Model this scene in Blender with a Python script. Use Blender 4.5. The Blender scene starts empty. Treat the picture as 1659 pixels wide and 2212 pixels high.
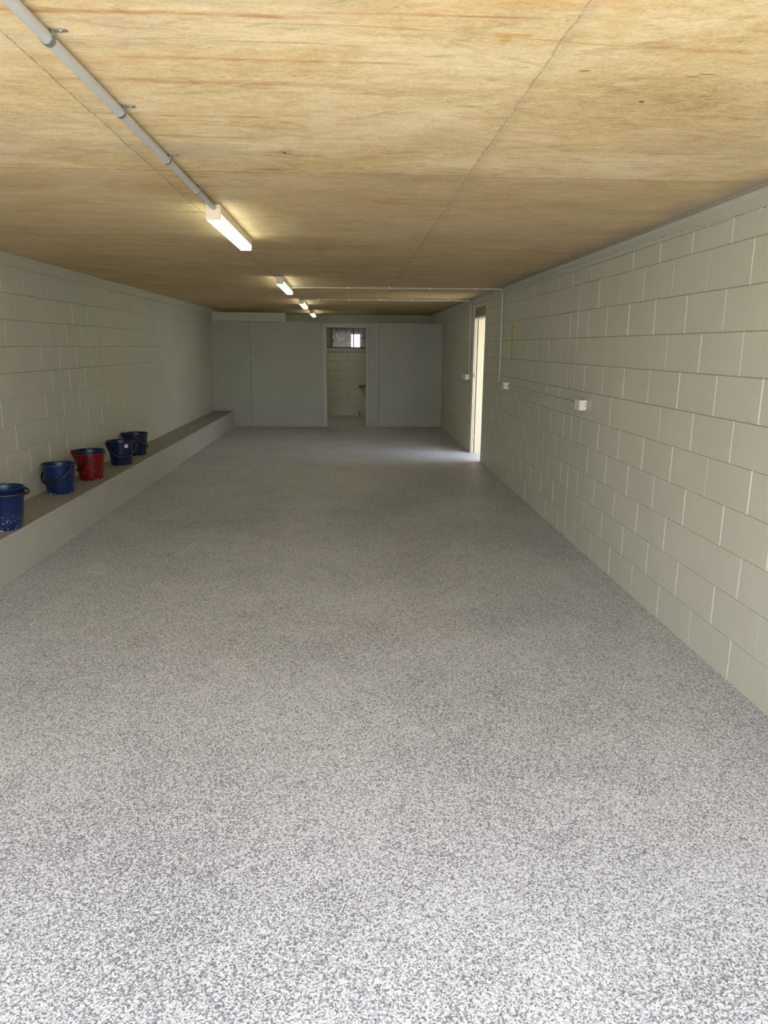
import bpy, math, random
from mathutils import Vector, Matrix

random.seed(7)
scene = bpy.context.scene
COL = scene.collection

# ------------------------------------------------------------------ room measures
WR, WL, H = 1.769, -2.612, 2.194        # right wall, left wall, ceiling height
YP, YB = 14.03, 16.36                   # partition face, back block wall face
YF = -0.10                              # open garage front
LX, LZ = -2.232, 0.295                  # ledge front face and top
CAM_H = 1.5215

# ------------------------------------------------------------------ mesh helpers
class MB:
    def __init__(s):
        s.v = []; s.f = []
    def add(s, vs, fs):
        o = len(s.v); s.v += [tuple(p) for p in vs]; s.f += [tuple(i + o for i in f) for f in fs]
    def box(s, x0, x1, y0, y1, z0, z1, b=0.0):
        if b <= 0:
            vs = [(x, y, z) for z in (z0, z1) for y in (y0, y1) for x in (x0, x1)]
            s.add(vs, [(0, 2, 3, 1), (4, 5, 7, 6), (0, 1, 5, 4), (2, 6, 7, 3), (0, 4, 6, 2), (1, 3, 7, 5)])
            return
        # chamfered box
        vs = []; idx = {}
        for i, x in enumerate((x0, x1)):
            for j, y in enumerate((y0, y1)):
                for k, z in enumerate((z0, z1)):
                    dx = b if i == 0 else -b; dy = b if j == 0 else -b; dz = b if k == 0 else -b
                    idx[(i, j, k, 0)] = len(vs); vs.append((x, y + dy, z + dz))
                    idx[(i, j, k, 1)] = len(vs); vs.append((x + dx, y, z + dz))
                    idx[(i, j, k, 2)] = len(vs); vs.append((x + dx, y + dy, z))
        fs = []
        for i in (0, 1):
            q = [idx[(i, a, c, 0)] for a, c in ((0, 0), (1, 0), (1, 1), (0, 1))]; fs.append(q if i else q[::-1])
            q = [idx[(a, i, c, 1)] for a, c in ((0, 0), (1, 0), (1, 1), (0, 1))]; fs.append(q[::-1] if i else q)
            q = [idx[(a, c, i, 2)] for a, c in ((0, 0), (1, 0), (1, 1), (0, 1))]; fs.append(q if i else q[::-1])
        for a in (0, 1):
            for c in (0, 1):
                fs.append((idx[(a, c, 0, 0)], idx[(a, c, 1, 0)], idx[(a, c, 1, 1)], idx[(a, c, 0, 1)]))
                fs.append((idx[(a, 0, c, 0)], idx[(a, 1, c, 0)], idx[(a, 1, c, 2)], idx[(a, 0, c, 2)]))
                fs.append((idx[(0, a, c, 1)], idx[(1, a, c, 1)], idx[(1, a, c, 2)], idx[(0, a, c, 2)]))
                for k in (0, 1):
                    fs.append((idx[(a, c, k, 0)], idx[(a, c, k, 1)], idx[(a, c, k, 2)]))
        s.add(vs, fs)
    def tube(s, pts, r, n=14, caps=True):
        pts = [Vector(p) for p in pts]
        t0 = (pts[1] - pts[0]).normalized()
        up = Vector((0, 0, 1)) if abs(t0.z) < 0.9 else Vector((0, 1, 0))
        a = t0.cross(up).normalized(); prev = t0; rings = []
        for i, p in enumerate(pts):
            if i == 0: t = t0
            elif i == len(pts) - 1: t = (p - pts[i - 1]).normalized()
            else: t = ((p - pts[i - 1]).normalized() + (pts[i + 1] - p).normalized()).normalized()
            q = prev.rotation_difference(t); a = (q @ a).normalized(); prev = t
            bb = t.cross(a).normalized()
            rr = r[i] if isinstance(r, (list, tuple)) else r
            rings.append([p + a * rr * math.cos(2 * math.pi * k / n) + bb * rr * math.sin(2 * math.pi * k / n) for k in range(n)])
        vs = [v for ring in rings for v in ring]; fs = []
        for i in range(len(pts) - 1):
            for k in range(n):
                fs.append((i * n + k, i * n + (k + 1) % n, (i + 1) * n + (k + 1) % n, (i + 1) * n + k))
        if caps:
            fs.append(tuple(range(n))[::-1]); fs.append(tuple(range((len(pts) - 1) * n, len(pts) * n)))
        s.add(vs, fs)
    def lathe(s, prof, n=48, axis='z', o=(0, 0, 0)):
        vs = []; fs = []; o = Vector(o)
        for r, h in prof:
            for k in range(n):
                c, d = r * math.cos(2 * math.pi * k / n), r * math.sin(2 * math.pi * k / n)
                p = {'z': (c, d, h), 'y': (c, h, d), 'x': (h, c, d)}[axis]
                vs.append(o + Vector(p))
        for i in range(len(prof) - 1):
            for k in range(n):
                fs.append((i * n + k, i * n + (k + 1) % n, (i + 1) * n + (k + 1) % n, (i + 1) * n + k))
        s.add(vs, fs)
    def build(s, name, mat, parent=None, smooth=False, angle=40):
        me = bpy.data.meshes.new(name); me.from_pydata(s.v, [], s.f); me.validate()
        import bmesh
        bm = bmesh.new(); bm.from_mesh(me)
        bmesh.ops.remove_doubles(bm, verts=bm.verts, dist=1e-6)
        bmesh.ops.recalc_face_normals(bm, faces=bm.faces)
        if smooth:
            for f in bm.faces: f.smooth = True
            for e in bm.edges:
                if len(e.link_faces) == 2 and e.calc_face_angle(0) > math.radians(angle): e.smooth = False
        bm.to_mesh(me); bm.free()
        ob = bpy.data.objects.new(name, me); COL.objects.link(ob)
        if mat is not None: me.materials.append(mat)
        if parent is not None: ob.parent = parent
        return ob

def bend(pts, r=0.06, n=7):
    pts = [Vector(p) for p in pts]; out = [pts[0]]
    for i in range(1, len(pts) - 1):
        a = (pts[i - 1] - pts[i]); b = (pts[i + 1] - pts[i])
        rr = min(r, a.length * .45, b.length * .45)
        p0 = pts[i] + a.normalized() * rr; p1 = pts[i] + b.normalized() * rr
        for k in range(n + 1):
            t = k / n
            out.append(p0 * (1 - t) ** 2 + pts[i] * 2 * t * (1 - t) + p1 * t * t)
    out.append(pts[-1]); return out

def tag(o, label=None, cat=None, group=None, kind=None):
    if label: o['label'] = label
    if cat: o['category'] = cat
    if group: o['group'] = group
    if kind: o['kind'] = kind
    return o
def thing(name, label, cat, loc=(0, 0, 0), rz=0.0, group=None):
    o = bpy.data.objects.new(name, None); COL.objects.link(o)
    o.empty_display_size = 0.05; o.location = loc; o.rotation_euler = (0, 0, rz)
    return tag(o, label, cat, group)
def struct(o, label=None):
    return tag(o, label=label, kind='structure')

# ------------------------------------------------------------------ material helpers
class NT:
    def __init__(s, name):
        s.m = bpy.data.materials.new(name); s.m.use_nodes = True
        s.t = s.m.node_tree; s.b = s.t.nodes['Principled BSDF']
        s.tc = s.t.nodes.new('ShaderNodeTexCoord')
        s.sep = s.n('ShaderNodeSeparateXYZ'); s.l(s.tc.outputs['Object'], s.sep.inputs[0])
        s.X, s.Y, s.Z = s.sep.outputs
    def n(s, t): return s.t.nodes.new(t)
    def l(s, a, b): s.t.links.new(a, b)
    def put(s, sock, v):
        if isinstance(v, (int, float)): sock.default_value = v
        elif isinstance(v, tuple): sock.default_value = v if len(v) == 4 else (*v, 1)
        else: s.l(v, sock)
    def math(s, op, a, b=0.0, c=None, clamp=False):
        n = s.n('ShaderNodeMath'); n.operation = op; n.use_clamp = clamp
        s.put(n.inputs[0], a); s.put(n.inputs[1], b)
        if c is not None: s.put(n.inputs[2], c)
        return n.outputs[0]
    def map(s, sc, loc=(0, 0, 0)):
        n = s.n('ShaderNodeMapping'); n.inputs['Scale'].default_value = sc; n.inputs['Location'].default_value = loc
        s.l(s.tc.outputs['Object'], n.inputs[0]); return n.outputs[0]
    def noise(s, sc=(1, 1, 1), scale=1.0, detail=4, rough=.55, loc=(0, 0, 0), dist=0.0):
        n = s.n('ShaderNodeTexNoise'); n.inputs['Scale'].default_value = scale
        n.inputs['Detail'].default_value = detail; n.inputs['Roughness'].default_value = rough
        n.inputs['Distortion'].default_value = dist
        s.l(s.map(sc, loc), n.inputs['Vector']); return n.outputs['Fac']
    def vor(s, scale, sc=(1, 1, 1), feature='F1', out='Distance', loc=(0, 0, 0), rand=1.0):
        n = s.n('ShaderNodeTexVoronoi'); n.feature = feature; n.inputs['Scale'].default_value = scale
        n.inputs['Randomness'].default_value = rand
        s.l(s.map(sc, loc), n.inputs['Vector']); return n.outputs[out]
    def ramp(s, f, stops, interp='LINEAR'):
        n = s.n('ShaderNodeValToRGB'); cr = n.color_ramp; cr.interpolation = interp
        while len(cr.elements) < len(stops): cr.elements.new(0.5)
        for e, (p, c) in zip(cr.elements, stops):
            e.position = p; e.color = (c, c, c, 1) if isinstance(c, (int, float)) else (*c, 1)
        s.l(f, n.inputs[0]); return n.outputs[0]
    def mix(s, f, a, b, mode='MIX'):
        n = s.n('ShaderNodeMix'); n.data_type = 'RGBA'; n.blend_type = mode
        s.put(n.inputs[0], f); s.put(n.inputs[6], a); s.put(n.inputs[7], b); return n.outputs[2]
    def smooth(s, v, a, b, x0=0.0, x1=1.0):
        n = s.n('ShaderNodeMapRange'); n.interpolation_type = 'SMOOTHSTEP'
        s.put(n.inputs[0], v); n.inputs[1].default_value = a; n.inputs[2].default_value = b
        n.inputs[3].default_value = x0; n.inputs[4].default_value = x1; return n.outputs[0]
    def band(s, v, c, w, soft=None):
        d = s.math('ABSOLUTE', s.math('SUBTRACT', v, c)); soft = soft if soft else w * .6
        return s.smooth(d, w - soft * .5, w + soft, 1.0, 0.0)
    def bump(s, h, strength=.3, dist=.002):
        n = s.n('ShaderNodeBump'); n.inputs['Strength'].default_value = strength; n.inputs['Distance'].default_value = dist
        s.l(h, n.inputs['Height']); s.l(n.outputs[0], s.b.inputs['Normal'])
    def out(s, col=None, rough=.5, metal=0.0, spec=.5):
        if col is not None: s.put(s.b.inputs['Base Color'], col)
        s.put(s.b.inputs['Roughness'], rough); s.b.inputs['Metallic'].default_value = metal
        s.b.inputs['Specular IOR Level'].default_value = spec; return s.m

def plain(name, col, rough=.5, metal=0.0, spec=.5, var=.06, scale=6):
    k = NT(name); f = k.noise((1, 1, 1), scale, 4, .6)
    c = k.ramp(f, [(.3, tuple(x * (1 - var) for x in col)), (.7, tuple(min(1, x * (1 + var)) for x in col))])
    return k.out(c, rough, metal, spec)

def paint_mat(name, col, var=.05, pits=True, yellow=False, rough=.5):
    k = NT(name)
    f = k.noise((1, 1, 1), 1.3, 5, .6); g = k.noise((1, 1, 1), 9, 4, .6, (3, 1, 7))
    c = k.ramp(f, [(.3, tuple(x * (1 - var) for x in col)), (.7, tuple(x * (1 + var) for x in col))])
    c = k.mix(k.smooth(g, .55, .75, 0, .10), c, tuple(x * .82 for x in col))
    if yellow:   # spray-paint tick left on the blockwork
        wob = k.math('MULTIPLY', k.math('SUBTRACT', k.noise((1, 1, 1), 14, 2), .5), .02)
        yy = k.math('ADD', k.Y, wob)
        m = k.math('MULTIPLY', k.band(yy, 8.012, .028), k.math('MULTIPLY', k.smooth(k.Z, 1.375, 1.39), k.smooth(k.Z, 1.76, 1.80, 1, 0)))
        m2 = k.math('MULTIPLY', k.band(yy, 8.03, .035), k.band(k.Z, 1.392, .012))
        c = k.mix(k.math('MULTIPLY', k.math('MAXIMUM', m, m2), .92), c, (.50, .45, .004))
    h = k.noise((1, 1, 1), 170, 3, .6)
    if pits:
        h2 = k.smooth(k.vor(75, loc=(.3, .1, .7)), .05, .28)
        h = k.math('ADD', k.math('MULTIPLY', h, .5), k.math('MULTIPLY', h2, .35))
    pv = k.vor(48, loc=(.9, .4, .2)); pc = k.n('ShaderNodeSeparateColor'); k.l(k.vor(48, out='Color', loc=(.9, .4, .2)), pc.inputs[0])
    nib = k.math('MULTIPLY', k.smooth(pv, .04, .16, 1, 0), k.math('LESS_THAN', pc.outputs[0], .12))
    h = k.math('ADD', h, k.math('MULTIPLY', nib, 1.6))
    k.bump(h, .32, .003)
    return k.out(c, rough, 0, .4)

PAINT = (.525, .518, .44)
M = {}
M['paint'] = paint_mat('painted_blockwork', PAINT)
M['paint_right'] = paint_mat('painted_blockwork_marked', PAINT, yellow=True)
M['back_paint'] = paint_mat('lamp_tinted_blockwork', (.48, .48, .36))  # yellow cast of the lamp bounce is put into this wall colour
M['board'] = paint_mat('painted_board', (.33, .33, .272), .05, False, rough=.42)
M['trim'] = paint_mat('painted_trim', (.375, .375, .312), .03, False, rough=.4)
M['infill'] = paint_mat('infill_board', (.46, .45, .35), .04, False)
M['ledge'] = paint_mat('painted_concrete', (.46, .455, .415), .06, True)
M['lintel'] = paint_mat('bare_lintel_board', (.27, .245, .175), .08, False, rough=.7)
M['cream'] = plain('cream_enamel', (.66, .60, .48), .35)
M['cream_wall'] = plain('cream_render', (.55, .475, .345), .8, var=.04)
M['white_plastic'] = plain('white_plastic', (.80, .78, .70), .35, var=.02)
M['aged_plastic'] = plain('aged_plastic', (.50, .48, .41), .4, var=.02)
M['grey_pvc'] = plain('grey_conduit_plastic', (.50, .50, .48), .4, var=.03)
M['painted_pvc'] = plain('painted_conduit', (.55, .54, .48), .4, var=.03)
M['galv'] = plain('galvanised_steel', (.36, .38, .38), .42, .75, var=.25, scale=90)
M['screw'] = plain('bright_screw', (.85, .84, .78), .25, .6)
M['slot'] = plain('dark_slot', (.06, .055, .05), .6)
M['chrome'] = plain('chrome', (.42, .41, .38), .14, 1.0, var=.03)
M['brass'] = plain('dark_brass', (.20, .15, .08), .4, .8, var=.2, scale=40)
M['black_plastic'] = plain('black_plastic', (.012, .011, .011), .38)
M['paper'] = plain('white_sticker', (.78, .78, .76), .5, var=.02)
M['ink'] = plain('sticker_ink', (.05, .05, .06), .6)
M['teal'] = plain('teal_sticker', (.10, .27, .29), .4)
M['bronze'] = plain('dark_window_frame', (.035, .032, .026), .45, .3)
M['timber'] = plain('brown_timber', (.22, .12, .055), .6, var=.2, scale=20)

def bucket_mat(name, col, specks, seed, low=.10):
    k = NT(name)
    f = k.noise((1, 1, 1), 12, 3, .5, (seed, 0, 0))
    c = k.ramp(f, [(.3, tuple(x * .92 for x in col)), (.7, tuple(x * 1.08 for x in col))])
    if specks > 0:
        d = k.vor(130, loc=(seed, seed * .7, .2)); col_ = k.vor(130, out='Color', loc=(seed, seed * .7, .2))
        sp = k.n('ShaderNodeSeparateColor'); k.l(col_, sp.inputs[0])
        region = k.smooth(k.noise((1, 1, 1), 9, 2, .5, (seed * 3, 1, 2)), .42, .62)
        prob = k.math('ADD', k.math('MULTIPLY', k.smooth(k.Z, .0, low, specks, 0), region), .006)
        on = k.math('LESS_THAN', sp.outputs[0], prob)
        siz = k.math('LESS_THAN', d, .36)
        c = k.mix(k.math('MULTIPLY', on, siz), c, (.72, .75, .78))
        # splash line right at the foot
        foot = k.math('MULTIPLY', k.smooth(k.Z, .006, .016, 1, 0), k.smooth(k.noise((1, 1, .3), 55, 2, .6, (seed, 4, 1)), .55, .6))
        c = k.mix(k.math('MULTIPLY', foot, k.smooth(k.noise((1, 1, 1), 7, 1, .5, (seed, 9, 1)), .45, .55)), c, (.70, .72, .74))
    return k.out(c, .28, 0, .5)
M['blue_heavy'] = bucket_mat('blue_plastic_splattered', (.001, .0135, .072), .30, 3.1, .17)
M['blue_light'] = bucket_mat('blue_plastic_few_specks', (.001, .0145, .076), .10, 5.7, .05)
M['blue_dark'] = bucket_mat('navy_plastic', (.0009, .009, .050), .07, 8.3, .06)
M['red'] = bucket_mat('red_plastic', (.125, .0018, .0018), .04, 2.2, .20)

# ---- floor: broadcast vinyl flake
def floor_mat():
    k = NT('flake_floor')
    wv = k.n('ShaderNodeTexVoronoi'); wv.inputs['Scale'].default_value = 250
    w = k.n('ShaderNodeTexNoise'); w.inputs['Scale'].default_value = 330; w.inputs['Detail'].default_value = 2
    k.l(k.tc.outputs['Object'], w.inputs['Vector'])
    vm = k.n('ShaderNodeVectorMath'); vm.operation = 'MULTIPLY_ADD'
    k.l(w.outputs['Color'], vm.inputs[0]); vm.inputs[1].default_value = (.005, .005, 0); k.l(k.tc.outputs['Object'], vm.inputs[2])
    k.l(vm.outputs[0], wv.inputs['Vector'])
    sp = k.n('ShaderNodeSeparateColor'); k.l(wv.outputs['Color'], sp.inputs[0])
    big = k.noise((1, 1, 1), 1.1, 5, .6, (2, 5, 0)); med = k.noise((1, 1, 1), 5, 3, .55)
    bias = k.math('ADD', k.math('MULTIPLY', k.math('SUBTRACT', big, .5), .50), k.math('MULTIPLY', k.math('SUBTRACT', med, .5), .22))
    f = k.math('ADD', sp.outputs[0], bias, clamp=True)
    c = k.ramp(f, [(0, (.165, .166, .180)), (.15, (.265, .267, .284)), (.32, (.385, .388, .407)), (.48, (.540, .546, .568)), (.72, (.695, .702, .725))], 'CONSTANT')
    k.bump(sp.outputs[1], .12, .0008)
    return k.out(c, .5, 0, .35)
M['floor'] = floor_mat()

# ---- ceiling: off-form concrete stained by plywood
def ceiling_mat():
    k = NT('form_stained_concrete')
    wob = k.math('MULTIPLY', k.math('SUBTRACT', k.noise((1, .4, 1), 2.2, 4, .6), .5), .05)
    Yw = k.math('ADD', k.Y, wob)
    g1 = k.noise((1.1, 2.4, 1), 1.9, 8, .70, dist=.6)
    g2 = k.noise((6, 13, 1), 2.6, 7, .72, (1, 2, 0), dist=.6)
    g3 = k.noise((40, 62, 1), 2.4, 5, .70)
    big = k.noise((.8, 1, 1), .9, 4, .6, (4, 8, 1))
    f = k.math('ADD', k.math('ADD', k.math('MULTIPLY', g1, .40), k.math('MULTIPLY', g2, .34)), k.math('ADD', k.math('MULTIPLY', g3, .26), k.math('MULTIPLY', big, .20)))
    c = k.ramp(f, [(.44, (.33, .215, .09)), (.525, (.60, .43, .205)), (.595, (.73, .56, .30)), (.69, (.85, .71, .44))])
    # warm orange bleed
    o = k.math('MULTIPLY', k.smooth(k.noise((.8, 2.8, 1), 1.5, 7, .68, (7, 3, 2), dist=.5), .52, .70), .42)
    c = k.mix(o, c, (.66, .37, .125))
    # grey cement patches
    gy = k.math('MULTIPLY', k.smooth(k.noise((.5, 1.4, 1), 1.6, 5, .62, (1, 9, 4)), .52, .70), .5)
    c = k.mix(gy, c, (.47, .40, .28))
    # soft darker blotches that follow the grain
    dk = k.math('MULTIPLY', k.smooth(k.noise((2.6, 8, 1), 1.5, 6, .74, (9, 1, 5), dist=.6), .53, .70), .50)
    c = k.mix(dk, c, (.34, .225, .10))
    # later pours stained a shade darker and greyer than the front sheets
    sh = k.math('MULTIPLY', k.smooth(k.math('ADD', k.Y, wob), 3.10, 3.13), .34)
    c = k.mix(sh, c, (.45, .335, .18))
    # rust streaks along grain contours
    n = k.noise((.30, 2.6, 1), 1.5, 3, .5, (3, 6, 1))
    st = k.math('MULTIPLY', k.band(n, .50, .004, .008), k.smooth(k.noise((1.1, 2, 1), 1.6, 4, .6, (5, 5, 5)), .48, .66))
    c = k.mix(k.math('MULTIPLY', st, .55), c, (.42, .17, .04))
    # individual rust lines seen near the front
    rough_m = k.smooth(k.noise((3, 9, 1), 2.2, 5, .7, (2, 2, 8)), .40, .62)
    for y0, x0, x1, w, a in ((1.715, -.95, .05, .006, .75), (1.69, -.15, .45, .004, .7), (1.955, -.6, .25, .005, .55), (2.115, -.9, .1, .010, .55), (2.40, -.9, -.15, .007, .5), (2.62, -.75, -.25, .008, .5), (1.82, .6, 1.2, .006, .4)):
        m = k.math('MULTIPLY', k.band(Yw, y0 + .0, w, w * 1.6), k.math('MULTIPLY', k.smooth(k.X, x0, x0 + .15), k.smooth(k.X, x1 - .15, x1, 1, 0)))
        c = k.mix(k.math('MULTIPLY', k.math('MULTIPLY', m, k.math('ADD', k.math('MULTIPLY', rough_m, .65), .35)), min(1, a * 1.2)), c, (.48, .19, .04))
    # thin dark grain lines across the slab
    th = k.noise((.22, 4.6, 1), 2.4, 3, .5, (8, 1, 3))
    tl = k.math('MULTIPLY', k.band(th, .5, .002, .004), k.smooth(k.noise((.9, 3, 1), 2.4, 3, .6, (1, 1, 1)), .47, .6))
    c = k.mix(k.math('MULTIPLY', tl, .30), c, (.16, .09, .035))
    # sheet joints
    wx = k.math('MULTIPLY', k.math('SUBTRACT', k.noise((1, 1, 1), 9, 4, .65, (6, 2, 2)), .5), .022)
    Xw = k.math('ADD', k.X, wx)
    crack = k.smooth(k.noise((1, 1, 1), 26, 4, .7, (0, 3, 3)), .40, .56)
    seams = None
    for x0, w, a in ((-.765, .0016, .70), (.478, .0014, .46), (-2.0, .0012, .4)):
        m = k.math('MULTIPLY', k.math('MULTIPLY', k.band(Xw, x0, w, .003), k.math('ADD', k.math('MULTIPLY', crack, .7), .3)), a)
        c = k.mix(m, c, (.19, .14, .09)); seams = m if seams is None else k.math('MAXIMUM', seams, m)
        c = k.mix(k.math('MULTIPLY', k.band(Xw, x0 + .012, .010, .022), .22), c, (.38, .31, .21))
    Ys = k.math('ADD', k.Y, k.math('MULTIPLY', k.math('SUBTRACT', k.noise((1, 1, 1), 5, 3, .6, (3, 3, 9)), .5), .012))
    for y0, x0, x1, a in ((3.112, -3, .478, .6), (4.86, -3, 3, .5), (6.15, -3, 3, .45), (7.55, -3, 3, .5), (10.3, -3, 3, .45), (12.7, -3, 3, .5), (3.13, .478, 3, .25)):
        m = k.math('MULTIPLY', k.band(Ys, y0, .003, .004), k.math('MULTIPLY', k.smooth(k.X, x0, x0 + .02), k.smooth(k.X, x1 - .02, x1, 1, 0)))
        m = k.math('MULTIPLY', m, k.math('ADD', k.math('MULTIPLY', crack, .6), .4))
        c = k.mix(k.math('MULTIPLY', m, a), c, (.15, .095, .045)); seams = k.math('MAXIMUM', seams, m)
    # dark grout runs beside the joint at the sheet corner
    m = k.math('MULTIPLY', k.band(Yw, 3.14, .05, .10), k.band(k.X, .25, .20, .30))
    c = k.mix(k.math('MULTIPLY', m, .30), c, (.26, .20, .13))
    # grey dirty margin at the right wall
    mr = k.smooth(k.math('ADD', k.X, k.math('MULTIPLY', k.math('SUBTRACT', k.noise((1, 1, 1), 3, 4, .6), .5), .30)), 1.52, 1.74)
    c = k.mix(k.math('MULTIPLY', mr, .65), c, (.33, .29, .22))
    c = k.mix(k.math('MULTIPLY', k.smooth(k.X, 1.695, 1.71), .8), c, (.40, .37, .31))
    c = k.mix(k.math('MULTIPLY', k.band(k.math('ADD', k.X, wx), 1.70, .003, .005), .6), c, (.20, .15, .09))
    # short dark flecks lying along the grain
    fv = k.vor(3.2, sc=(6, 26, 1), loc=(.4, .2, 0)); fc = k.n('ShaderNodeSeparateColor'); k.l(k.vor(3.2, sc=(6, 26, 1), out='Color', loc=(.4, .2, 0)), fc.inputs[0])
    fl = k.math('MULTIPLY', k.smooth(k.math('ADD', fv, k.math('MULTIPLY', k.math('SUBTRACT', g3, .5), .5)), .06, .24, 1, 0), k.math('LESS_THAN', fc.outputs[0], .17))
    fl = k.math('MULTIPLY', fl, k.smooth(g1, .42, .58, 1, .25))
    c = k.mix(k.math('MULTIPLY', fl, .55), c, (.22, .135, .055))
    # pin holes and small marks
    pv = k.vor(16, sc=(1, 1.6, 1)); pc = k.vor(16, sc=(1, 1.6, 1), out='Color')
    ps = k.n('ShaderNodeSeparateColor'); k.l(pc, ps.inputs[0])
    pit = k.math('MULTIPLY', k.smooth(pv, .02, .06, 1, 0), k.math('LESS_THAN', ps.outputs[0], .22))
    c = k.mix(k.math('MULTIPLY', pit, .55), c, (.14, .10, .06))
    def spot(x0, y0, a, b, col, s):
        nonlocal c
        c = k.mix(k.math('MULTIPLY', k.math('MULTIPLY', k.band(k.X, x0, a, a * .6), k.band(k.Y, y0, b, b * .6)), s), c, col)
    D = (.05, .04, .03)
    spot(-.231, 2.792, .022, .0016, D, .8); spot(-.231, 2.812, .022, .0016, D, .8); spot(-.231, 2.802, .005, .009, D, .7)
    spot(.816, 2.18, .006, .006, D, .95)
    spot(.90, 1.968, .018, .0022, D, .8); spot(.87, 1.985, .014, .0018, D, .7)
    spot(.83, 2.005, .022, .010, (.70, .45, .12), .6)
    spot(.585, 1.965, .012, .005, (.45, .14, .05), .8)
    spot(.36, 1.77, .035, .008, (.60, .30, .05), .6); spot(.35, 1.79, .010, .016, (.60, .33, .06), .55)
    spot(-.18, 1.842, .10, .0012, (.22, .13, .05), .75)
    h = k.math('SUBTRACT', k.math('ADD', k.math('MULTIPLY', g2, .35), k.math('MULTIPLY', g3, .30)), k.math('MULTIPLY', seams, .8))
    k.bump(h, .5, .005)
    return k.out(c, .62, 0, .3)
M['ceiling'] = ceiling_mat()

def emit(name, col, s):
    k = NT(name); k.out((.9, .88, .82), .4)
    k.b.inputs['Emission Color'].default_value = (*col, 1); k.b.inputs['Emission Strength'].default_value = s
    return k.m
LAMP = 12.0
M['lamp_body'] = plain('warm_lit_lamp_body', (.80, .70, .54), .4, var=.02)  # cream tint is warm lamp light put into the housing colour
M['diffuser'] = emit('glowing_diffuser', (.97, 1.0, .77), LAMP)

# ------------------------------------------------------------------ block walls
def rects_minus(r, holes):
    out = [r]
    for h in holes:
        nxt = []
        for (a0, a1, b0, b1) in out:
            if h[1] <= a0 or h[0] >= a1 or h[3] <= b0 or h[2] >= b1: nxt.append((a0, a1, b0, b1)); continue
            if a0 < h[0]: nxt.append((a0, h[0], b0, b1))
            if a1 > h[1]: nxt.append((h[1], a1, b0, b1))
            m0, m1 = max(a0, h[0]), min(a1, h[1])
            if b0 < h[2]: nxt.append((m0, m1, b0, h[2]))
            if b1 > h[3]: nxt.append((m0, m1, h[3], b1))
        out = nxt
    return out

def block_wall(mb, P, u0, u1, courses, holes=(), depth=.006, hj=.0052, seed=1, faint=0, wide=1.0):
    """P(u, z, d) maps to world, d = distance behind the face. courses: (z0, z1, [joint u])"""
    rnd = random.Random(seed)
    for ci, (z0, z1, js) in enumerate(courses):
        js = sorted(j for j in js if u0 + .03 < j < u1 - .03)
        gw = {j: wide * rnd.choice((.0085, .0075, .0080, .0055, .0022)) for j in js}
        ed = [u0] + js + [u1]
        for a, b in zip(ed[:-1], ed[1:]):
            ga, gb = gw.get(a, .001), gw.get(b, .001)
            tilt = rnd.uniform(-.0008, .0008)
            for (p0, p1, q0, q1) in rects_minus((a, b, z0, z1), holes):
                l = ga if p0 == a else .001; r = gb if p1 == b else .001
                fl = .34 if ci < faint else 1.0; fu = .34 if ci + 1 < faint else 1.0
                d = hj * fl if q0 == z0 else .001; t = hj * .55 * fu if q1 == z1 else .001
                if ci == 0 and q0 == z0: d = .001
                o = [(p0, q0), (p1, q0), (p1, q1), (p0, q1)]
                i = [(p0 + l, q0 + d), (p1 - r, q0 + d), (p1 - r, q1 - t), (p0 + l, q1 - t)]
                vs = [P(u, z, depth) for u, z in o] + [P(u, z, tilt if k in (0, 3) else -tilt) for k, (u, z) in enumerate(i)]
                mb.add(vs, [(4, 5, 6, 7), (0, 1, 5, 4), (1, 2, 6, 5), (2, 3, 7, 6), (3, 0, 4, 7)])

def ridge(mb, P, u0, u1, zf, rr=.006, seed=3, step=.022):
    """squeezed-out mortar line, painted over"""
    rnd = random.Random(seed); n = int((u1 - u0) / step); prof = []
    for i in range(n + 1):
        u = u0 + (u1 - u0) * i / n; z = zf(u) + rnd.uniform(-.005, .005); r = rr * rnd.choice((.25, .5, .8, 1.0, 1.3)); e = rr * rnd.uniform(.3, 1.0)
        prof.append([P(u, z - r, .001), P(u, z - r * .3, -e), P(u, z + r * .5, -e * .6), P(u, z + r, .001)])
    vs = [p for q in prof for p in q]; fs = []
    for i in range(n):
        for k in range(3): fs.append((i * 4 + k, i * 4 + k + 1, (i + 1) * 4 + k + 1, (i + 1) * 4 + k))
    mb.add(vs, fs)

def joints(start, a, b):
    k = math.ceil((a - start) / .4); out = []
    while start + .4 * k < b: out.append(start + .4 * k); k += 1
    return out

# right wall, side doorway
DY0, DY1, DZ = 9.66, 10.56, 2.06
TH = .115
PR = lambda u, z, d: (WR + d, u, z)
cs = []
for n in range(11):
    z0, z1 = .2 * n, min(.2 * n + .2, 2.112)
    js = joints(3.05 if n % 2 == 0 else 3.25, YF, 5.62) + [5.70] + joints(5.90 if n % 2 == 0 else 6.10, 5.8, YB)
    cs.append((z0, z1, js))
mb = MB()
block_wall(mb, PR, YF, YB, cs, [(DY0, DY1, -1, DZ)], seed=11, faint=6, wide=.78, depth=.0068, hj=.0044)
mb.add([PR(YF, 2.112, .0075), PR(YB, 2.112, .0075), PR(YB, 2.118, .0), PR(YF, 2.118, .0), PR(YF, H + .02, .0), PR(YB, H + .02, .0)], [(0, 1, 2, 3), (3, 2, 5, 4)])
ridge(mb, PR, YF, YB, lambda u: 2.108 + .035 * min(1, max(0, (u - 3.1) / 1.6)), .007, 5)
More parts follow.
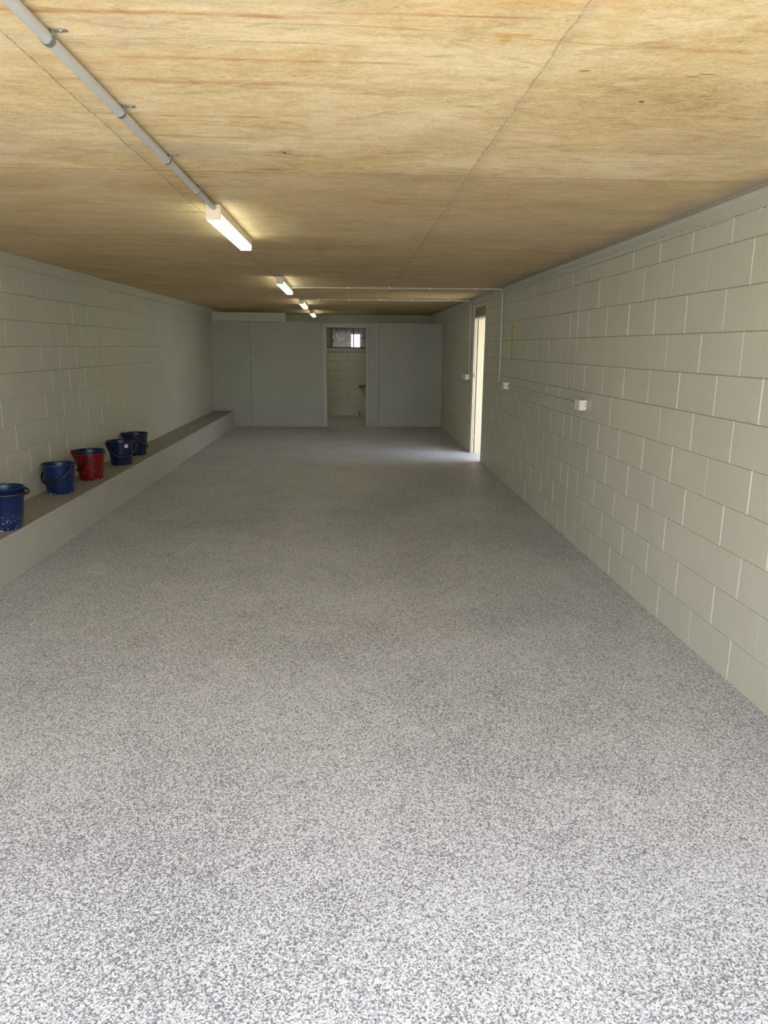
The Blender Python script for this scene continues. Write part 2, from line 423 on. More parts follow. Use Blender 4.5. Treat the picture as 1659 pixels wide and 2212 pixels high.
# thin painted lip under the slab
mb.add([PR(YF, 2.176, .0), PR(YB, 2.176, .0), PR(YB, 2.180, -.004), PR(YF, 2.180, -.004), PR(YF, H + .001, -.006), PR(YB, H + .001, -.006)], [(0, 1, 2, 3), (3, 2, 5, 4)])
for (a0, a1, b0, b1) in rects_minus((YF, YB + .2, -.1, H + .2), [(DY0, DY1, -.2, DZ)]):
    mb.box(WR + .0078, WR + TH, a0, a1, b0, b1)
struct(mb.build('wall_right', M['paint_right']), 'long painted concrete block wall on the right')

# left wall
PL = lambda u, z, d: (WL - d, u, z)
cs = [(.1, .30, joints(6.15, YF, YB))]
for n in range(9):
    cs.append((.30 + .2 * n, .50 + .2 * n, joints(6.15 if n % 2 == 0 else 6.35, YF, YB)))
mb = MB()
block_wall(mb, PL, YF, YB, cs, hj=.0030, depth=.008, seed=23, faint=6, wide=.95)
mb.add([PL(YF, 2.10, .008), PL(YB, 2.10, .008), PL(YB, 2.106, 0), PL(YF, 2.106, 0), PL(YF, H + .02, 0), PL(YB, H + .02, 0)], [(0, 1, 2, 3), (3, 2, 5, 4)])
ridge(mb, PL, YF, YB, lambda u: 2.106, .005, 8)
mb.add([PL(YF, 2.174, .0), PL(YB, 2.174, .0), PL(YB, 2.178, -.006), PL(YF, 2.178, -.006), PL(YF, H + .001, -.009), PL(YB, H + .001, -.009)], [(0, 1, 2, 3), (3, 2, 5, 4)])
mb.box(WL - .19, WL - .0085, YF, YB + .2, -.1, H + .2)
struct(mb.build('wall_left', M['paint']), 'long painted concrete block wall on the left above the ledge')

# back block wall behind the partition with window opening
WX0, WX1, WZ0, WZ1 = -.62, .50, 1.485, 1.935
PB = lambda u, z, d: (u, YB + d, z)
cs = [(.2 * n, min(.2 * n + .2, H + .02), joints(-.05 if n % 2 == 0 else -.25, WL, WR)) for n in range(11)]  # running bond
mb = MB()
block_wall(mb, PB, WL, WR, cs, [(WX0, WX1, WZ0 - .08, WZ1)], hj=.0038, depth=.0075, seed=37, wide=.5)
for (a0, a1, b0, b1) in rects_minus((WL - .18, WR + .1, -.1, H + .2), [(WX0, WX1, WZ0, WZ1)]):
    mb.box(a0, a1, YB + .0078, YB + .19, b0, b1)
struct(mb.build('wall_back', M['back_paint']), 'painted block wall of the small room behind the partition')
mb = MB(); mb.box(WX0 - .03, WX1 + .03, YB - .022, YB + .02, WZ0 - .085, WZ0 - .003, .004)
struct(mb.build('trim_1', M['trim']), 'pale sill board under the small back window')

# floor, ledge, ceiling, ground
mb = MB(); mb.box(WL - .1, WR + TH, YF, YB + .1, -.12, 0)
struct(mb.build('floor', M['floor']), 'grey and white flake coated garage floor')
mb = MB(); mb.box(WL - .19, WR + TH, YF, 16.93, H, H + .22); mb.box(WR + TH, WR + TH + .75, 5.0, YB + .19, H + .05, H + .22)  # unseen side and rear overhangs added to block sun and sky light
struct(mb.build('ceiling', M['ceiling']), 'tan form-stained concrete slab soffit with unseen added overhangs')
gk = NT('driveway_concrete')
gk.out(gk.ramp(gk.noise((1, 1, 1), 1.5, 5, .6), [(.3, (.48, .43, .35)), (.7, (.58, .53, .44))]), .9)
mb = MB(); mb.box(-40, 40, -45, 45, -.30, -.13)
mb.box(-5, 1.8, -14, YF - .004, -.14, -.005)
mb.box(WR + TH + .003, 4.2, 4.0, 16.0, -.14, -.004)
struct(mb.build('ground', gk.m), 'concrete paving outside the garage')

# ledge along left wall: two lengths with a joint
mb = MB()
def ledge_len(y0, y1):
    prof = [(WL + .0005, -.02), (LX, -.02), (LX, LZ - .020), (LX + .004, LZ - .016), (LX + .004, LZ - .004), (LX - .004, LZ + .002), (LX - .022, LZ), (WL + .0005, LZ)]
    n = max(2, int((y1 - y0) / .12)); rnd = random.Random(5); vs = []; fs = []; m = len(prof)
    for i in range(n + 1):
        y = y0 + (y1 - y0) * i / n; j = rnd.uniform(-.0022, .0022)
        for q, (x, z) in enumerate(prof): vs.append((x + (j if 2 <= q <= 5 else 0), y, z + (j if 4 <= q <= 5 else 0)))
    for i in range(n):
        for q in range(m - 1): fs.append((i * m + q, (i + 1) * m + q, (i + 1) * m + q + 1, i * m + q + 1))
    fs.append(tuple(range(m))); fs.append(tuple(range(n * m, n * m + m))[::-1]); mb.add(vs, fs)
ledge_len(YF, 4.598); ledge_len(4.602, YP + .05)
lk = M['ledge']
# the ledge top's shade, with some grime, is put into a darker colour
M['ledge_top'] = paint_mat('shaded_grimy_ledge_top', (.30, .285, .245), .10, True, rough=.6)
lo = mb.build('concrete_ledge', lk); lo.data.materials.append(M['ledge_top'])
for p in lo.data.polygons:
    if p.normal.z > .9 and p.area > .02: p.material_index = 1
struct(lo, 'low painted concrete ledge running along the left wall')

# ------------------------------------------------------------------ partition and its doorway
PZ = 1.955
OX0, OX1, OZ = -.440, .300, 1.865
mb = MB()
seams = [WL, -1.885, -.535, .355, .550, WR]
def pboard(x0, x1, z0, z1):
    mb.box(x0 + .0012, x1 - .0012, YP, YP + .09, z0, z1, .002)
pboard(WL, -1.885, 0, PZ + .008); pboard(-1.885, OX0 - .02, 0, PZ + .004)
pboard(OX1 + .02, .55, 0, PZ); pboard(.55, WR, 0, PZ)
mb.box(OX0 - .02, OX1 + .02, YP + .004, YP + .086, OZ + .02, PZ)
struct(mb.build('wall_partition', M['board']), 'grey board partition across the back of the garage')

d = thing('door_1', None, None, (0, 0, 0)); struct(d, 'doorway with painted casing in the partition')
for nm, bx in (('casing', (-.537, OX0 - .006, 0, OZ + .085)), ('casing', (OX1 + .006, .357, 0, OZ + .085))):
    m = MB(); m.box(bx[0], bx[1], YP - .019, YP - .0003, bx[2], bx[3], .004); m.box(bx[0] + (.028 if bx[0] < 0 else .0), bx[1] - (0 if bx[0] < 0 else .028), YP - .028, YP - .0187, bx[2], OZ + .05, .002)
    m.build(nm, M['trim'], d)
m = MB(); m.box(OX0 - .006, OX1 + .006, YP - .019, YP - .0003, OZ + .006, OZ + .085, .004); m.build('head_casing', M['trim'], d)
for x0, x1 in ((OX0 - .02, OX0), (OX1, OX1 + .02)):
    m = MB(); m.box(x0, x1, YP - .016, YP + .10, 0, OZ + .02, .002); m.build('jamb', M['trim'], d)
m = MB(); m.box(OX0, OX1, YP - .016, YP + .10, OZ, OZ + .02, .002); m.build('head_jamb', M['trim'], d)
for nm, x0, x1 in (('baseboard_left', LX + .002, -.538), ('baseboard_right', .358, WR - .001)):
    m = MB(); m.box(x0, x1, YP - .010, YP - .0004, 0, .036, .003); struct(m.build(nm, M['board']), 'thin strip along the foot of the partition')

m = MB(); m.box(-2.578, -1.205, YP + .012, YP + .034, PZ + .0105, 2.128, .002)
tag(m.build('infill_board', M['infill']), 'pale board standing on top of the partition at its left end', 'board')

# ------------------------------------------------------------------ window
w = thing('window_1', None, None, (0, 0, 0)); struct(w, 'small dark framed high window behind the doorway')
yw = YB + .055
m = MB()
for bx in ((WX0, WX1, WZ0, WZ0 + .022), (WX0, WX1, WZ1 - .028, WZ1), (WX0, WX0 + .03, WZ0, WZ1), (WX1 - .03, WX1, WZ0, WZ1)):
    m.box(bx[0], bx[1], yw, yw + .05, bx[2], bx[3], .003)
m.build('window_frame', M['bronze'], w)
m = MB(); m.box(.068, .092, yw - .004, yw + .045, WZ0 + .022, WZ1 - .028, .003); m.build('mullion', M['bronze'], w)
m = MB(); m.box(-.438, -.388, yw - .03, yw + .02, WZ0 + .001, WZ1 - .028, .004); m.build('timber_stop', M['timber'], w)
m = MB(); m.box(-.383, -.366, yw - .012, yw + .004, 1.62, 1.68, .003); m.build('latch', M['black_plastic'], w)
def glass_mat():
    k = NT('dusty_glass'); t = k.t
    tr = k.n('ShaderNodeBsdfTransparent'); tr.inputs[0].default_value = (.86, .86, .83, 1)
    dd = k.n('ShaderNodeBsdfTranslucent'); dd.inputs[0].default_value = (.36, .31, .28, 1)
    gl = k.n('ShaderNodeBsdfGlossy'); gl.inputs['Roughness'].default_value = .12
    mx = k.n('ShaderNodeMixShader'); mg = k.n('ShaderNodeMixShader')
    k.l(k.smooth(k.noise((1, 1, 1), 24, 6, .72), .48, .72, .01, .10), mx.inputs[0])
    k.l(tr.outputs[0], mx.inputs[1]); k.l(dd.outputs[0], mx.inputs[2])
    mg.inputs[0].default_value = .018; k.l(mx.outputs[0], mg.inputs[1]); k.l(gl.outputs[0], mg.inputs[2])
    k.l(mg.outputs[0], t.nodes['Material Output'].inputs[0]); return k.m
M['glass'] = glass_mat()
for x0, x1 in ((WX0 + .03, .069), (.091, WX1 - .03)):
    m = MB(); m.box(x0, x1, yw + .018, yw + .022, WZ0 + .02, WZ1 - .026); m.build('pane', M['glass'], w)
# stand-in wall for mottled foil outside that window; gap added for a bright reflection
k = NT('mottled_foil_lining')
f = k.noise((1, 1, 1), 16, 8, .8, dist=.8); g = k.noise((5, 1, .8), 3, 5, .7, (2, 2, 2), dist=1.0)
c = k.ramp(f, [(.40, (.03, .023, .018)), (.49, (.13, .088, .058)), (.57, (.34, .245, .15)), (.66, (.85, .70, .46))])  # palest stops are light glints put into the mottled colour
c = k.mix(k.smooth(g, .60, .72, 0, .6), c, (.42, .33, .25))
k.bump(f, .8, .03); k.out(c, .45, 0, .5)
mb = MB()
for r in rects_minus((-3.2, 3.2, -.1, 2.9), [(.030, .232, 1.25, 1.795)]): mb.box(r[0], r[1], 17.05, 17.25, r[2], r[3])
struct(mb.build('wall_exterior', k.m), 'mottled foil-like wall outside the back window, with an added bright gap')

# ------------------------------------------------------------------ side doorway in right wall
d = thing('door_2', None, None, (0, 0, 0)); struct(d, 'side doorway with cream metal frame in the right wall')
HZ = 1.945
m = MB(); m.box(WR + .018, WR + .060, DY0 + .001, DY1 - .001, HZ + .003, DZ - .001); m.build('lintel_panel', M['lintel'], d)
def jamb(ya, yb, sgn):
    m = MB()
    m.box(WR + .010, WR + .030, ya, yb, 0, HZ, .002)
    y2 = (ya - .010, yb) if sgn > 0 else (ya, yb + .010)
    m.box(WR + .030, WR + .050, y2[0], y2[1], 0, HZ - .01, .003)
    return m
jamb(DY1 - .035, DY1 - .001, 1).build('far_jamb', M['cream'], d)
jamb(DY0 + .001, DY0 + .030, -1).build('near_jamb', M['trim'], d)
m = MB(); m.box(WR + .010, WR + .048, DY0 + .02, DY1 - .02, HZ - .028, HZ + .002, .003); m.build('frame_head', M['cream'], d)
m = MB(); m.box(WR + .060, WR + TH + .0018, DY1 - .055, DY1 - .001, 0, DZ - .12, .002); m.build('reveal_lining', M['cream_wall'], d)
m = MB(); m.box(WR + .052, WR + TH - .002, DY0 + .001, DY1 - .06, HZ - .028, DZ - .002); m.build('reveal_head', M['lintel'], d)
m = MB(); m.box(WR + .006, WR + .012, DY1 - .040, DY1 - .030, 1.10, 1.16); m.box(WR + .020, WR + .034, DY1 - .047, DY1 - .034, 1.10, 1.16); m.build('strike_plate', M['brass'], d)
m = MB(); m.box(WR + TH + .002, 5.0, DY1 - .055, DY1 + .25, -.13, 2.9)
struct(m.build('wall_outside', M['cream_wall']), 'cream rendered wall outside the side doorway')

# ------------------------------------------------------------------ ceiling lights
def half_round_diffuser(m, x0, x1, y0, y1, z0, z1, r=.012, n=5):
    prof = [(x0, z1)]
    for k in range(n + 1): a = math.pi + k / n * math.pi / 2; prof.append((x0 + r + r * math.cos(a), z0 + r + r * math.sin(a)))
    for k in range(n + 1): a = 1.5 * math.pi + k / n * math.pi / 2; prof.append((x1 - r + r * math.cos(a), z0 + r + r * math.sin(a)))
    prof.append((x1, z1)); q = len(prof)
    vs = [(x, y, z) for y in (y0, y1) for x, z in prof]
    m.add(vs, [(i, (i + 1) % q, q + (i + 1) % q, q + i) for i in range(q)] + [tuple(range(q)), tuple(range(q, 2 * q))[::-1]])
def ceiling_light(xn, xf, y0, L, label):
    rz = -math.atan2(xf - xn, L)
    t = thing('ceiling_light', label, 'light', (xn, y0, H), rz, 'fluorescent batten lights along the ceiling')
    w = .0375
    m = MB(); m.box(-w + .001, w - .001, .007, L - .005, -.046, -.0005, .002); m.build('housing', M['lamp_body'], t)
    m = MB(); half_round_diffuser(m, -w + .0005, w - .0005, .007, L - .001, -.077, -.0462); m.build('diffuser', M['diffuser'], t, True, 50)
    m = MB(); m.box(-w - .001, w + .001, 0, .007, -.073, -.0005, .003); m.build('end_cap', M['lamp_body'], t)
    m = MB(); m.box(-w - .001, w + .001, L - .006, L, -.048, -.0005, .002); m.build('end_cap', M['lamp_body'], t)
    return t
ceiling_light(-.667, -.667, 3.785, 1.135, 'large nearest white batten light on the ceiling, fed by the thick grey conduit')
ceiling_light(-.696, -.716, 7.53, 1.43, 'second white batten light from the front, with a conduit leaving its far end sideways')
ceiling_light(-.707, -.730, 10.96, 1.40, 'third white batten light, the one just before the partition')
ceiling_light(-.731, -.752, 14.25, 1.45, 'farthest and smallest batten light, above the room behind the partition')

# ------------------------------------------------------------------ conduits
def ceiling_saddle(par, x, y, r, axis, mat, zc):
    """band round the pipe plus a screw tab on the ceiling"""
    m = MB(); w = .010; R0, R1 = r + .0004, r + .0028; n = 14; vs = []
    for k in range(n + 1):
        a = -math.pi * .02 - math.pi * .96 * k / n
        for rr in (R0, R1):
            for s in (-w, w):
                c = rr * math.cos(a); z = zc + rr * math.sin(a)
                vs.append((x + c, y + s, z) if axis == 'y' else (x + s, y + c, z))
    fs = []
    for k in range(n):
        b = k * 4; e = b + 4
        fs += [(b + 2, b + 3, e + 3, e + 2), (b, e, e + 1, b + 1), (b, b + 2, e + 2, e), (b + 1, e + 1, e + 3, b + 3)]
    fs += [(0, 1, 3, 2), (n * 4, n * 4 + 2, n * 4 + 3, n * 4 + 1)]
    m.add(vs, fs)
    if axis == 'y':
        m.box(x + R0, x + R1 + .0012, y - w, y + w, zc, H - .0001)
        m.box(x + R0, x + R1 + .028, y - w * .8, y + w * .8, H - .0030, H - .0001, .0008)
        m.lathe([(.001, H - .0055), (.0045, H - .0050), (.0055, H - .003)], 12, 'z', (x + r + .017, y, 0))
    else:
        m.box(x - w, x + w, y - R1 - .0012, y - R0, zc, H - .0001)
        m.box(x - w * .9, x + w * .9, y - R1 - .022, y - R0, H - .0035, H - .0001, .0008)
        m.lathe([(.001, H - .010), (.007, H - .008), (.009, H - .003)], 12, 'z', (x, y - r - .013, 0))
    return m.build('saddle_clip', mat, par)
def wall_saddle(par, y, z, r, mat, vertical=True):
    m = MB(); x = WR - r - .002; w = .008; n = 12; vs = []; R0, R1 = r + .0004, r + .0026
    for k in range(n + 1):
        a = math.pi / 2 + math.pi * k / n
        for rr in (R0, R1):
            for s in (-w, w):
                c, q = rr * math.cos(a), rr * math.sin(a)
                vs.append((x + c, y + q, z + s) if vertical else (x + c, y + s, z + q))
    fs = []
    for k in range(n):
        b = k * 4; e = b + 4
        fs += [(b + 2, b + 3, e + 3, e + 2), (b, e, e + 1, b + 1), (b, b + 2, e + 2, e), (b + 1, e + 1, e + 3, b + 3)]
    m.add(vs, fs)
    if vertical: m.box(WR - .0035, WR - .0008, y - r - .024, y - r, z - w, z + w, .0006)
    else: m.box(WR - .0035, WR - .0008, y - w, y + w, z - r - .026, z - r, .0006)
    return m.build('saddle_clip', mat, par)

RC = .0135
zc = H - RC - .003
t = thing('electrical_conduit', 'thick grey conduit on the ceiling running from the front to the nearest light', 'conduit', (0, 0, 0))
m = MB(); m.tube([(-.6625, YF + .002, zc), (-.6625, 2.5, zc), (-.6625, 3.7845, zc)], RC, 20); m.build('pipe', M['grey_pvc'], t, True)
for y in (.75, 1.28, 1.805, 2.318, 2.862, 3.385): ceiling_saddle(t, -.6625, y, RC, 'y', M['galv'], zc)

r2 = .0105; z2 = H - r2 - .002; xw = WR - r2 - .002
t = thing('electrical_conduit', 'painted conduit from the second light across the ceiling and down to the wall junction box', 'conduit', (0, 0, 0))
m = MB(); m.tube(bend([(-.672, 8.70, z2), (xw, 8.62, z2), (xw, 8.53, z2 - .06), (xw, 8.53, 1.108), (xw, 8.164, 1.108)], .05), r2, 14); m.build('pipe', M['painted_pvc'], t, True)
for x in (-.02, .46, .92, 1.45): ceiling_saddle(t, x, 8.70 - .08 * (x + .672) / 2.43, r2, 'x', M['white_plastic'], z2)
for z in (1.95, 1.34): wall_saddle(t, 8.53, z, r2, M['painted_pvc'])

t = thing('electrical_conduit', 'conduit from the third light across the ceiling and down beside the side doorway', 'conduit', (0, 0, 0))
m = MB(); m.tube(bend([(-.706, 10.958, z2), (-.700, 10.86, z2), (xw, 10.80, z2), (xw, 10.74, z2 - .06), (xw, 10.74, 1.140)], .045), r2, 14); m.build('pipe', M['painted_pvc'], t, True)
for x in (-.45, -.005, .44, .90, 1.43): ceiling_saddle(t, x, 10.86 - .06 * (x + .70) / 2.46, r2, 'x', M['white_plastic'], z2)
m = MB(); m.tube([(xw, 10.74, 1.905), (xw, 10.74, 1.985)], r2 + .0045, 14); m.build('coupling', M['painted_pvc'], t, True)
wall_saddle(t, 10.74, 1.5, r2, M['painted_pvc'])

t = thing('electrical_conduit', 'short dark conduit between the third and the farthest light', 'conduit', (0, 0, 0))
m = MB(); m.tube([(-.731, 12.362, H - .018), (-.732, 14.248, H - .018)], .011, 12); m.build('pipe', M['grey_pvc'], t, True)
for y in (12.8, 13.8): ceiling_saddle(t, -.7315, y, .011, 'y', M['galv'], H - .018)

t = thing('electrical_conduit', 'level conduit along the right wall between junction box and power outlet', 'conduit', (0, 0, 0))
m = MB(); m.tube([(xw, 8.048, 1.104), (xw, 6.8, 1.104), (xw, 5.472, 1.104)], r2 + .001, 14); m.build('pipe', M['painted_pvc'], t, True)
m = MB(); m.tube([(xw, 6.26, 1.104), (xw, 6.38, 1.104)], r2 + .0045, 14); m.build('coupling', M['painted_pvc'], t, True)
for y in (7.25, 6.70, 6.20, 5.70): wall_saddle(t, y, 1.104, r2 + .001, M['painted_pvc'], False)

# ------------------------------------------------------------------ wall boxes
t = thing('junction_box', 'small white junction box on the right wall where two conduits meet', 'electrical box', (WR, 8.105, 1.107))
m = MB(); m.box(-.048, -.0008, -.055, .055, -.038, .038, .003); m.build('box_body', M['white_plastic'], t)
m = MB(); m.box(-.060, -.0482, -.055, .055, -.038, .038, .003); m.build('cover', M['white_plastic'], t)

t = thing('power_outlet', 'white power outlet box on the right wall, nearest the camera', 'power outlet', (WR, 5.41, 1.105))
m = MB(); m.box(-.042, -.0008, -.060, .060, -.038, .038, .003); m.build('box_body', M['white_plastic'], t)
cv = MB(); cv.box(-.055, -.0422, -.061, .061, -.039, .039, .003); cv = cv.build('cover_plate', M['white_plastic'], t)
for y in (-.022, .026):
    m = MB(); m.lathe([(.0005, -.0575), (.004, -.0572), (.005, -.0548)], 14, 'x', (0, y, .022)); m.build('screw', M['screw'], cv)
for y, a in ((-.012, .5), (.012, -.5)):
    m = MB(); m.box(-.0556, -.0548, y - .002, y + .002, -.014, -.002); m.build('socket_slot', M['slot'], cv)
m = MB(); m.box(-.0556, -.0548, -.002, .002, -.030, -.018); m.build('socket_slot', M['slot'], cv)
for (x0, x1, z0, z1) in ((-.016, -.008, .010, .015), (-.021, -.015, -.008, -.003), (-.012, -.006, -.009, -.003)):
    m = MB(); m.box(x0, x1, -.0606, -.0598, z0, z1); m.build('knockout', M['lintel'], t)

t = thing('switch_box', 'pale switch box under the conduit beside the side doorway, nearer of the two', 'electrical box', (WR, 10.73, 1.098), 0, 'switch boxes beside the side doorway')
m = MB(); m.box(-.066, -.0008, -.055, .055, -.040, .040, .003); m.build('box_body', M['aged_plastic'], t)
cv = MB(); cv.box(-.080, -.0662, -.056, .056, -.041, .041, .003); cv = cv.build('cover_plate', M['aged_plastic'], t)
m = MB(); m.box(-.084, -.0798, -.008, .008, -.012, .012, .002); m.build('rocker', M['aged_plastic'], cv)
t = thing('switch_box', 'pale switch box on the right wall, farther of the two beyond the side doorway', 'electrical box', (WR, 11.08, 1.094), 0, 'switch boxes beside the side doorway')
m = MB(); m.box(-.062, -.0008, -.055, .055, -.040, .040, .003); m.build('box_body', M['aged_plastic'], t)
cv = MB(); cv.box(-.075, -.0622, -.056, .056, -.041, .041, .003); cv = cv.build('cover_plate', M['aged_plastic'], t)
m = MB(); m.box(-.079, -.0748, -.008, .008, -.012, .012, .002); m.build('rocker', M['aged_plastic'], cv)

# ------------------------------------------------------------------ taps behind the doorway
t = thing('wall_tap', 'chrome tap with two round knobs low on the block wall seen through the doorway', 'tap', (.262, YB, .652))
m = MB(); m.tube([(-.037, -.002, -.004), (-.037, -.045, -.004)], .012, 14); m.tube([(.040, -.002, .006), (.040, -.045, .006)], .012, 14); m.tube([(-.037, -.030, -.004), (.040, -.030, .006)], .011, 14); m.build('tap_body', M['chrome'], t, True)
for x, z in ((-.037, -.004), (.040, .006)):
    m = MB(); m.lathe([(.0005, -.092), (.016, -.090), (.029, -.082), (.036, -.068), (.035, -.056), (.022, -.047), (.012, -.044)], 24, 'y', (x, 0, z)); m.build('knob', M['chrome'], t, True)
m = MB(); m.tube([(-.026, -.03, -.012), (.0, -.034, -.05), (.035, -.035, -.105), (.07, -.035, -.165)], .010, 12); m.build('spout', M['brass'], t, True)
t = thing('floor_tap', 'small dark brass valve standing at the foot of the block wall', 'tap', (.214, YB - .05, 0))
m = MB(); m.lathe([(.03, .0005), (.03, .004), (.012, .006), (.011, .04), (.016, .042), (.017, .058), (.010, .062), (.008, .075), (.0005, .076)], 20); m.tube([(0, 0, .050), (0, .049, .050)], .009, 12); m.build('valve_body', M['brass'], t, True)
for s in (-1, 1):
    m = MB(); m.tube([(s * .004, 0, .070), (s * .016, 0, .080), (s * .030, 0, .088)], [.006, .008, .010], 12); m.build('handle_wing', M['black_plastic'], t, True)

# ------------------------------------------------------------------ buckets
RB, RT, BH = .104, .132, .250
def bucket_radius(z): return RB + (RT - RB) * z / BH
def spout_push(p):
    x, y, z = p; zf = z / BH
    if zf < .40: return p
    r = math.hypot(x, y); th = math.atan2(y, x); d = math.atan2(math.sin(th + math.pi / 2), math.cos(th + math.pi / 2))
    q = .030 * ((zf - .40) / .60) ** 1.6 * math.exp(-(d / .26) ** 2)
    k = (r + q) / r if r > .06 else 1
    return (x * k, y * k, z)
def bucket_body(mat, par, spout=1.0):
    m = MB()
    prof = [(.0005, .006), (RB - .014, .006), (RB - .010, 0), (RB - .004, 0), (RB, .006)]
    for k in range(1, 14): z = .006 + (BH - .016) * k / 13; prof.append((bucket_radius(z), z))
    prof += [(RT + .004, BH - .009), (RT + .006, BH - .003), (RT + .0045, BH), (RT + .001, BH), (RT - .0015, BH - .004)]
    for k in range(1, 12): z = BH - .006 - (BH - .020) * k / 11; prof.append((bucket_radius(z) - .0022, z))
    prof += [(RB - .010, .010), (.0005, .0092)]
    m.lathe(prof, 72)
    m.v = [tuple(a + (b - a) * spout for a, b in zip(p, spout_push(p))) for p in m.v]
    ob = m.build('bucket_body', mat, par, True, 50)
    return ob
def bail(par, theta, s=-1, depth=.184, z0=BH - .022, half=RT + .014, turn=0.0):
    """black carrying handle hung on ears at +-x, swung towards s*y, theta = angle below level"""
    pts = []; rr = []; n = 36
    for k in range(n + 1):
        a = math.pi * k / n; x = half * math.cos(a); dd = depth * math.sin(a) ** .85
        pts.append((x, s * dd * math.cos(theta), z0 - dd * math.sin(theta))); g = math.exp(-((k - n / 2) / 5.5) ** 4); rr.append(.0088 + .0030 * g)
    ct, sn = math.cos(turn), math.sin(turn)
    pts = [(x * ct - y * sn, x * sn + y * ct, z) for x, y, z in pts]
    m = MB(); m.tube(pts, rr, 12)
    h = m.build('handle', M['black_plastic'], par, True)
    for sx in (-1, 1):
        m = MB(); m.lathe([(.0005, sx * (half + .006)), (.009, sx * (half + .0055)), (.010, sx * (RT - .0045))], 16, 'x', (0, 0, z0)); m.v = [(x * ct - y * sn, x * sn + y * ct, z) for x, y, z in m.v]; m.build('ear', M['black_plastic'], par, True)
    return h
def sticker(par, ang, z0, z1, w, mat, ink=True, oval=False):
    m = MB(); n = 8; vs = []; R = lambda z: bucket_radius(z) + .0012
    for j in range(9):
        z = z0 + (z1 - z0) * j / 8
        e = 1.0 if not oval else max(.05, math.sqrt(max(0, 1 - ((j - 4) / 4.0) ** 2)))
        for i in range(n + 1):
            a = ang + (i / n - .5) * w / RT * e; vs.append((R(z) * math.cos(a), R(z) * math.sin(a), z))
    m.add(vs, [(j * (n + 1) + i, j * (n + 1) + i + 1, (j + 1) * (n + 1) + i + 1, (j + 1) * (n + 1) + i) for j in range(8) for i in range(n)])
    # give the label a little thickness
    off = len(m.v); m.v += [(x * .9965, y * .9965, z) for x, y, z in m.v]; m.f += [tuple(q + off for q in f[::-1]) for f in m.f[:8 * n]]
    st = m.build('sticker', mat, par)
    if ink:
        m = MB()
        for i in range(9):
            a = ang + (-.34 + .68 * i / 8) * w / RT; wd = (.0009, .0016, .0011, .002)[i % 4] / RT
            za, zb = z0 + (z1 - z0) * .58, z0 + (z1 - z0) * .88
            vs = [((R(z) + .0006) * math.cos(b), (R(z) + .0006) * math.sin(b), z) for z in (za, zb) for b in (a - wd, a + wd)]
            m.add(vs, [(0, 1, 3, 2)])
        m.build('barcode', M['ink'], st)
    return st
def bucket(x, y, z, rz, mat, label, theta=None, s=-1, group=None, spout=1.0, **kw):
    t = thing('bucket', label, 'bucket', (x, y, z), rz, group)
    bucket_body(mat, t, spout)
    if theta is not None: bail(t, theta, s, **kw)
    return t
G = 'buckets lined up on the ledge'
LT = LZ + .0008
A = math.radians
# local -y is the spout; rz turns it
b = bucket(-2.345, 4.875, LT, A(20), M['blue_heavy'], 'nearest blue bucket on the ledge, heavily splattered with white paint, holding another bucket', None, group=G)
sticker(b, A(-107), .11, .15, .036, M['teal'], False, True)
n1 = bucket(-2.345, 4.875, LT + .036, A(20), M['blue_light'], 'blue bucket nested in the nearest splattered bucket, black handle lying along its rim', A(4), -1, G, z0=BH - .026, turn=A(55), depth=.170)
n1.rotation_euler.z = A(8)
b = bucket(-2.455, 6.11, LT, A(-16), M['blue_light'], 'blue bucket with black handle hanging in front, beside the red bucket', A(48), -1, G, turn=A(-12), spout=.6)
b = bucket(-2.420, 6.755, LT, A(-75), M['red'], 'red bucket on the ledge with a blue bucket nested inside', A(50), -1, G)
b = bucket(-2.420, 6.755, LT + .022, A(-75), M['blue_dark'], 'blue bucket nested inside the red bucket, only its rim showing', None, group=G)
b = bucket(-2.404, 7.62, LT, A(-72), M['blue_dark'], 'dark blue bucket with a white barcode sticker near its rim', A(48), -1, G, turn=A(103), spout=.35)
sticker(b, A(25), .186, .224, .040, M['paper'])
b = bucket(-2.445, 8.31, LT, A(-80), M['blue_dark'], 'dark blue bucket farthest along the ledge, handle hanging on its right', A(48), 1, G)

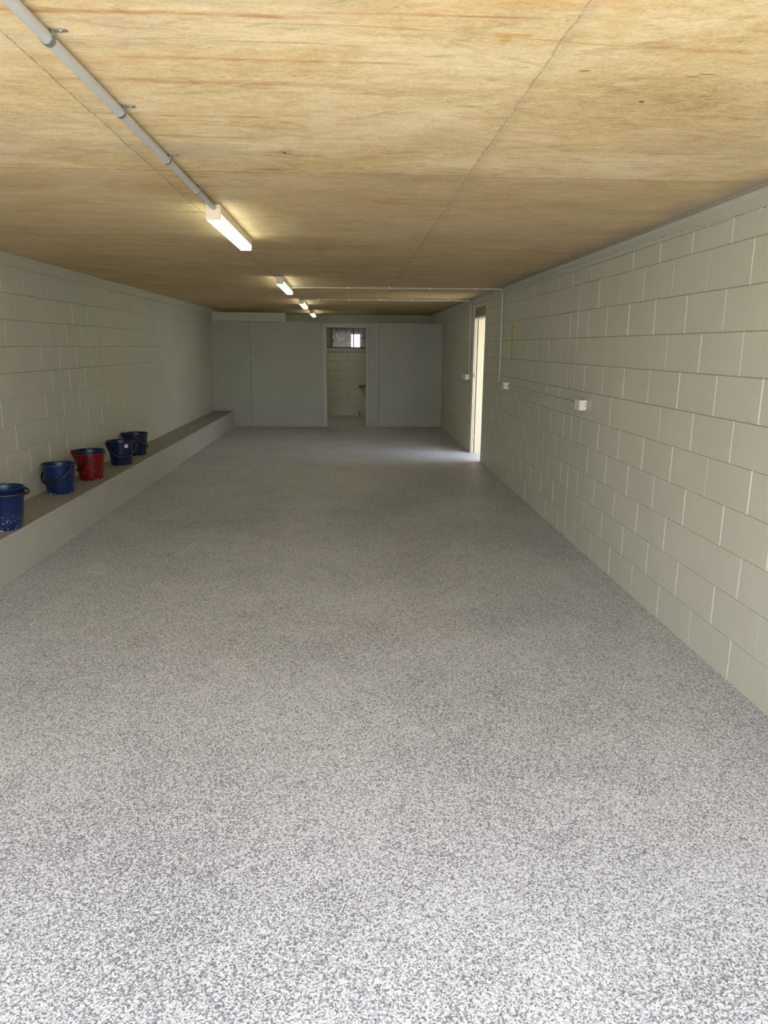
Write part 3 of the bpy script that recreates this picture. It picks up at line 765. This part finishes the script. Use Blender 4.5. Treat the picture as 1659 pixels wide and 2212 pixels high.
# ------------------------------------------------------------------ light and camera
W = bpy.data.worlds.new('daylight'); scene.world = W; W.use_nodes = True
bg = W.node_tree.nodes['Background']
tc = W.node_tree.nodes.new('ShaderNodeTexCoord'); sx = W.node_tree.nodes.new('ShaderNodeSeparateXYZ'); rp = W.node_tree.nodes.new('ShaderNodeValToRGB')
W.node_tree.links.new(tc.outputs['Generated'], sx.inputs[0]); W.node_tree.links.new(sx.outputs[2], rp.inputs[0])
rp.color_ramp.elements[0].position = 0.0; rp.color_ramp.elements[0].color = (.98, .98, 1.0, 1)
rp.color_ramp.elements[1].position = .7; rp.color_ramp.elements[1].color = (.68, .79, 1.0, 1)
W.node_tree.links.new(rp.outputs[0], bg.inputs[0]); bg.inputs[1].default_value = 6.6
sl = bpy.data.lights.new('sun', 'SUN'); sl.energy = 10.0; sl.color = (1, .93, .82); sl.angle = .012
so = bpy.data.objects.new('sun', sl); COL.objects.link(so)
el, az = math.radians(66), math.radians(14)
dirv = Vector((-math.sin(az) * math.cos(el), math.cos(az) * math.cos(el), -math.sin(el)))
so.rotation_euler = dirv.to_track_quat('-Z', 'Y').to_euler(); so.location = (3, -8, 12)

F_PX, PITCH, YAW, ROLL = 1553.74, .22587, .04779, .00776
Fv = Vector((math.sin(YAW) * math.cos(PITCH), math.cos(YAW) * math.cos(PITCH), -math.sin(PITCH)))
Rv = Vector((math.cos(YAW), -math.sin(YAW), 0)); Uv = Rv.cross(Fv)
R2 = math.cos(ROLL) * Rv + math.sin(ROLL) * Uv; U2 = -math.sin(ROLL) * Rv + math.cos(ROLL) * Uv
cd = bpy.data.cameras.new('camera'); co = bpy.data.objects.new('camera', cd); COL.objects.link(co)
cd.sensor_fit = 'HORIZONTAL'; cd.sensor_width = 36; cd.lens = 36 * F_PX / 1659; cd.clip_start = .02
mat = Matrix((R2, U2, -Fv)).transposed().to_4x4(); mat.translation = (0, 0, CAM_H); co.matrix_world = mat
scene.camera = co
scene.view_settings.view_transform = 'Standard'; scene.view_settings.look = 'None'
scene.view_settings.gamma = 1; scene.view_settings.use_curve_mapping = False
scene.view_settings.exposure = 0.0
